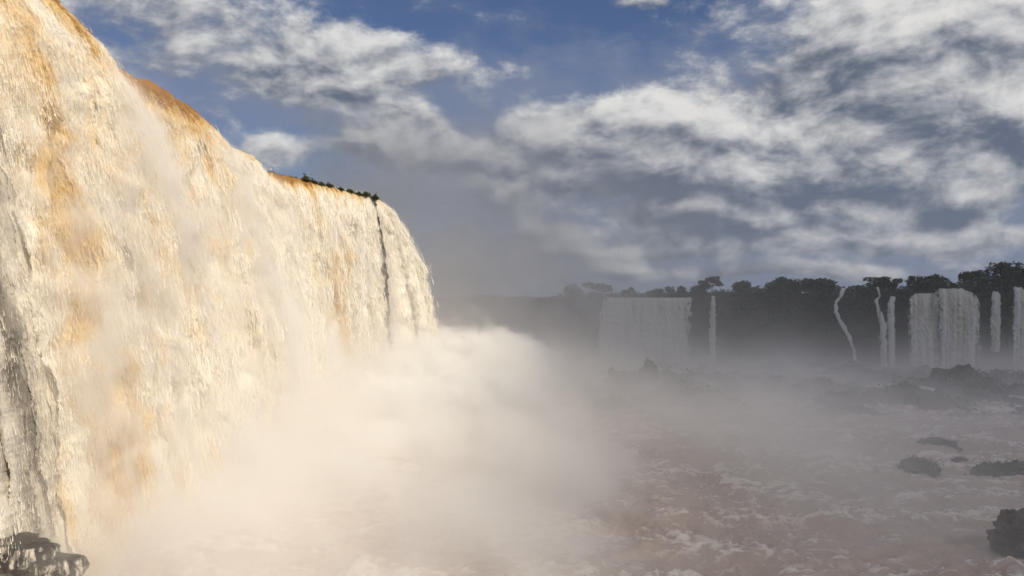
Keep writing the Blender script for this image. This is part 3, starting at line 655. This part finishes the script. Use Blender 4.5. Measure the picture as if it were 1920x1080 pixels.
shrub('low scrubby shrub on the rim beside the bare amber brink', S(205), -.2, 1.0, 2.6, 72)
shrub('straggly shrub on the rim at the top of the black rock rib', S(224), -.6, 1.0, 3.6, 73)
shrub('small dark shrub topping the black rock rib', S(227.4), -1.2, 1.4, 2.0, 74)
shrub('tiny dark shrub at the brink of the narrow pale curtain', S(183), -.3, .8, 2.5, 75)

for k, (yy, hh, ww, lab) in enumerate([(201.5, .6, 3.4, 'low tuft just beyond the tallest rim shrub'), (208.5, .5, 3.6, 'low tuft where the bare amber brink ends'), (212.5, .4, 2.6, 'sparse tuft between the amber brink and the rock rib'),
    (217, .45, 4.0, 'ragged tuft on the white stretch of rim'), (221, .55, 3.6, 'ragged tuft next to the straggly rim shrub'), (229.5, .6, 2.4, 'tuft overhanging the white end curtain')]):
    shrub(lab, S(yy), -.3, hh, ww, 80 + k)
# ------------------------------------------------------------------ mist: spray drifting off the falls, one voxel field in world space
def water_face(t, y, z, Y0, Y1):
    """x of the falling sheet at a distance and height"""
    def curve(fn, lo, hi):
        n = t.nodes.new('ShaderNodeFloatCurve'); c = n.mapping.curves[0]
        ys = np.linspace(Y0, Y1, 36); vs_ = [(fn(q) - lo) / (hi - lo) for q in ys]
        for k, (q, v) in enumerate(zip(ys, vs_)):
            pt = ((q - Y0) / (Y1 - Y0), v)
            if k == 0: c.points[0].location = pt
            elif k == len(ys) - 1: c.points[len(c.points) - 1].location = pt
            else: c.points.new(*pt)
        n.mapping.update(); t.links.new(((y - Y0) / (Y1 - Y0)).cl().s, n.inputs['Value'])
        return E(t, n.outputs[0]) * (hi - lo) + lo
    lx = curve(lambda q: float(np.interp(q, _ly[:1100], _lx[:1100])), -60, -35); vv = curve(lambda q: float(np.interp(q, *VEL)), 0, 8)
    drop = (50.0 - z).mx(0.0); return lx + vv * (drop * (2 / G)).pw(0.5), drop
def mist():
    ng = bpy.data.node_groups.new('mist_field', 'GeometryNodeTree')
    ng.interface.new_socket('Geometry', in_out='INPUT', socket_type='NodeSocketGeometry')
    ng.interface.new_socket('Geometry', in_out='OUTPUT', socket_type='NodeSocketGeometry')
    t = ng
    p = t.nodes.new('GeometryNodeInputPosition'); P = E(t, p.outputs[0]); x, y, z = sep(P)
    # domain warp, then wisps stretched along the spray's drift (out from the fall and down)
    wq = noise(P, 0.035, 2, 0.5, color=True)
    Q = vm(P, 'ADD', vm(vm(wq, 'SUBTRACT', (.5, .5, .5)), 'SCALE', scale=16))
    n_big = noise(vm(Q, 'MULTIPLY', (1, .8, 1.1)), 0.042, 4, 0.55)
    rot = comb(t, x * .72 - z * .69, y * 0.7, x * .69 + z * .72)   # drift axes
    n_wisp = noise(vm(rot, 'MULTIPLY', (0.26, 0.7, 1.0)), 0.20, 5, 0.62, 0.5)
    def blob(c, r):
        k = vm(vm(Q, 'SUBTRACT', c), 'DIVIDE', r); return (vm(k, 'DOT_PRODUCT', k) * -1.0).ex()
    zz = z.mx(0)
    # foot of the great fall
    foot = x + 33.0
    row = y.ss(66, 84) * y.ss(248, 230)
    d_foot = ((foot * foot) * (-1 / 170.0)).ex() * (zz * (-1 / 3.6)).ex() * row * 0.20
    hb = blob((-8, 192, 1), (19, 40, 13.5)) + blob((-13, 150, 0), (20, 42, 6.5)) * .9
    d_hump = (hb + (n_wisp - .5) * 1.7 + (n_big - .5) * 1.1).ss(.38, .60) * hb.ss(.05, .3) * 0.34
    nb = blob((-11, 70, -1), (20, 32, 6.0)) * 1.1 + blob((-6, 112, 0), (19, 40, 5)) * .75
    d_near = (nb + (n_wisp - .5) * 1.2 + (n_big - .5) * .9).ss(.26, .62) * nb.ss(.03, .25) * 0.15
    d_back = blob((-52, 302, 24), (76, 26, 48)) * 0.095
    d_low = (zz * (-1 / 5.5)).ex() * y.ss(85, 170) * (0.022 + 0.040 * x.ss(110, 10)) * (0.6 + 0.4 * y.ss(150, 230)) + blob((22, 122, 0), (40, 66, 7)) * 0.042 + blob((145, 258, 0), (34, 14, 8)) * 0.05 + blob((47, 292, 0), (24, 10, 7)) * 0.015
    # thin spray hanging in streaks just off the falling water
    xs, _ = water_face(t, y, z, 48.0, 226.0)
    kk = (x - xs - 2.2) / 2.8
    stre = noise(vm(Q, 'MULTIPLY', (1, 1, 0.16)), 0.22, 3, 0.5)
    d_veil = (kk * kk * -1.0).ex() * stre.ss(0.50, 0.66) * z.ss(49, 26) * y.ss(58, 70) * y.ss(240, 225) * 0.17
    d_air = y.ss(110, 220) * z.ss(60, 20) * 0.0016
    d = d_foot * (n_big * 0.85 + n_wisp * 0.95).ss(0.62, 1.12) * 1.9 + d_hump + d_near + d_veil + d_back * n_big.ss(0.25, 0.6) + d_low * (n_big + n_wisp * .6).ss(.55, .95) * 1.4 + d_air
    d = (d - 0.0004).mx(0.0)
    vc = t.nodes.new('GeometryNodeVolumeCube'); t.links.new(d.s, vc.inputs['Density'])
    lo, hi, vox = (-70, 42, -1.5), (190, 330, 88), 1.35
    vc.inputs['Min'].default_value = lo; vc.inputs['Max'].default_value = hi
    for k, a, b in zip('XYZ', lo, hi): vc.inputs['Resolution ' + k].default_value = int((b - a) / vox)
    finish(ng, vc, 'mist', 'white spray mist billowing from the foot of the falls', (0.99, 0.989, 0.986))
def finish(ng, vc, name, label, color):
    t = ng; go = t.nodes.new('NodeGroupOutput')
    m = bpy.data.materials.new(name); m.use_nodes = True; mt = m.node_tree; mt.nodes.clear()
    mo = mt.nodes.new('ShaderNodeOutputMaterial'); pv = mt.nodes.new('ShaderNodeVolumePrincipled')
    pv.inputs['Color'].default_value = (*color, 1); pv.inputs['Density'].default_value = 1.0; pv.inputs['Anisotropy'].default_value = 0.0
    mt.links.new(pv.outputs[0], mo.inputs['Volume'])
    sm = t.nodes.new('GeometryNodeSetMaterial'); sm.inputs['Material'].default_value = m
    t.links.new(vc.outputs[0], sm.inputs[0]); t.links.new(sm.outputs[0], go.inputs[0])
    me = bpy.data.meshes.new(name); me.materials.append(m); o = link(bpy.data.objects.new(name, me))
    md = o.modifiers.new(name, 'NODES'); md.node_group = ng
    tag(o, label, kind='stuff')
mist()
# bursts of spray thrown off the falling water, close to its face
def bursts():
    ng = bpy.data.node_groups.new('spray_field', 'GeometryNodeTree')
    ng.interface.new_socket('Geometry', in_out='INPUT', socket_type='NodeSocketGeometry')
    ng.interface.new_socket('Geometry', in_out='OUTPUT', socket_type='NodeSocketGeometry')
    t = ng; p = t.nodes.new('GeometryNodeInputPosition'); P = E(t, p.outputs[0]); x, y, z = sep(P)
    Y0, Y1 = 56.0, 184.0
    xs, drop = water_face(t, y, z, Y0, Y1)
    wq = noise(P, 0.12, 2, 0.5, color=True)
    Q = vm(vm(P, 'ADD', vm(vm(wq, 'SUBTRACT', (.5, .5, .5)), 'SCALE', scale=5)), 'MULTIPLY', (1, 1, .62))
    n1 = noise(Q, 0.48, 5, 0.62); n2 = noise(vm(Q, 'MULTIPLY', (1, 1, .35)), 0.10, 2, 0.5)
    k = (x - xs - 1.8) / 2.8
    d = ((n1 - .5) * 2.6 + (n2 - .5) * 1.8 - k * 0.55 + 0.06).ss(0.0, 0.50) * k.ss(-1.2, -.2) * k.ss(2.6, 1.2) * y.ss(58, 68) * drop.ss(3, 16) * 0.60
    d = (d - 0.004).mx(0.0)
    vc = t.nodes.new('GeometryNodeVolumeCube'); t.links.new(d.s, vc.inputs['Density'])
    lo, hi, vox = (-50, Y0, -1), (-22, Y1, 49), 0.65
    vc.inputs['Min'].default_value = lo; vc.inputs['Max'].default_value = hi
    for k, a, b in zip('XYZ', lo, hi): vc.inputs['Resolution ' + k].default_value = int((b - a) / vox)
    finish(ng, vc, 'spray', 'bursts of white spray against the face of the great fall', (0.985, 0.975, 0.955))
bursts()

# ------------------------------------------------------------------ the passing cumulus behind the viewer that shades the far half of the gorge
def cloud():
    base = 1500.0; off = SD[:2] / SD[2] * base
    xs = np.linspace(-260, 900, 117); ys = np.linspace(-160, 1000, 117); X, Y = np.meshgrid(xs, ys)
    bx = np.interp(Y, [-200, 60, 120, 200, 240], [60, 16, 14, 12, 0])
    by = np.interp(X, [-300, -150, -30, 0, 40], [322, 308, 284, 232, 195])
    q = np.maximum(X - bx, Y - by) + fbm(X / 60, Y / 60, 0 * X, 3) * 9
    far = np.minimum(900 - X, np.minimum(1000 - Y, np.minimum(Y + 160, X + 260)))
    th = np.sqrt(np.clip(np.minimum(q + 14, far + fbm(X / 150, Y / 150, 0 * X + 4, 3) * 60), 0, 160)) * 9
    inside = th > 0
    pu = 1 + .5 * fbm(X / 90, Y / 90, 0 * X + 2, 4)
    top = np.stack([X + off[0], Y + off[1], base + th * pu], -1); bot = np.stack([X + off[0], Y + off[1], base - th * .12], -1)
    f = grid_faces(117, 117); keep = inside.ravel()[f].any(1); f = f[keep]; N = 117 * 117
    m, t, out, P = mat('cloud_vapour'); tr = bsdf(t, (.85, .86, .88), 1.0, None, 0.0); tp = t.nodes.new('ShaderNodeBsdfTransparent'); mx = t.nodes.new('ShaderNodeMixShader'); t.links.new((0.985 - attr(t, 'thick').ss(0.0, 70.0) * 0.70).s, mx.inputs[0])
    t.links.new(tr.s, mx.inputs[1]); t.links.new(tp.outputs[0], mx.inputs[2]); t.links.new(mx.outputs[0], out.inputs[0])
    co = np.concatenate([top.reshape(-1, 3), bot.reshape(-1, 3)])
    fa = np.concatenate([f[:, ::-1], f + N]); used = np.unique(fa); mp = np.zeros(2 * N, int); mp[used] = np.arange(len(used))
    o = mesh_np('cloud', co[used], mp[fa], m, attrs={'thick': np.concatenate([th.ravel(), th.ravel()])[used]}); tag(o, 'cumulus cloud overhead behind the viewer', 'cloud')
cloud()
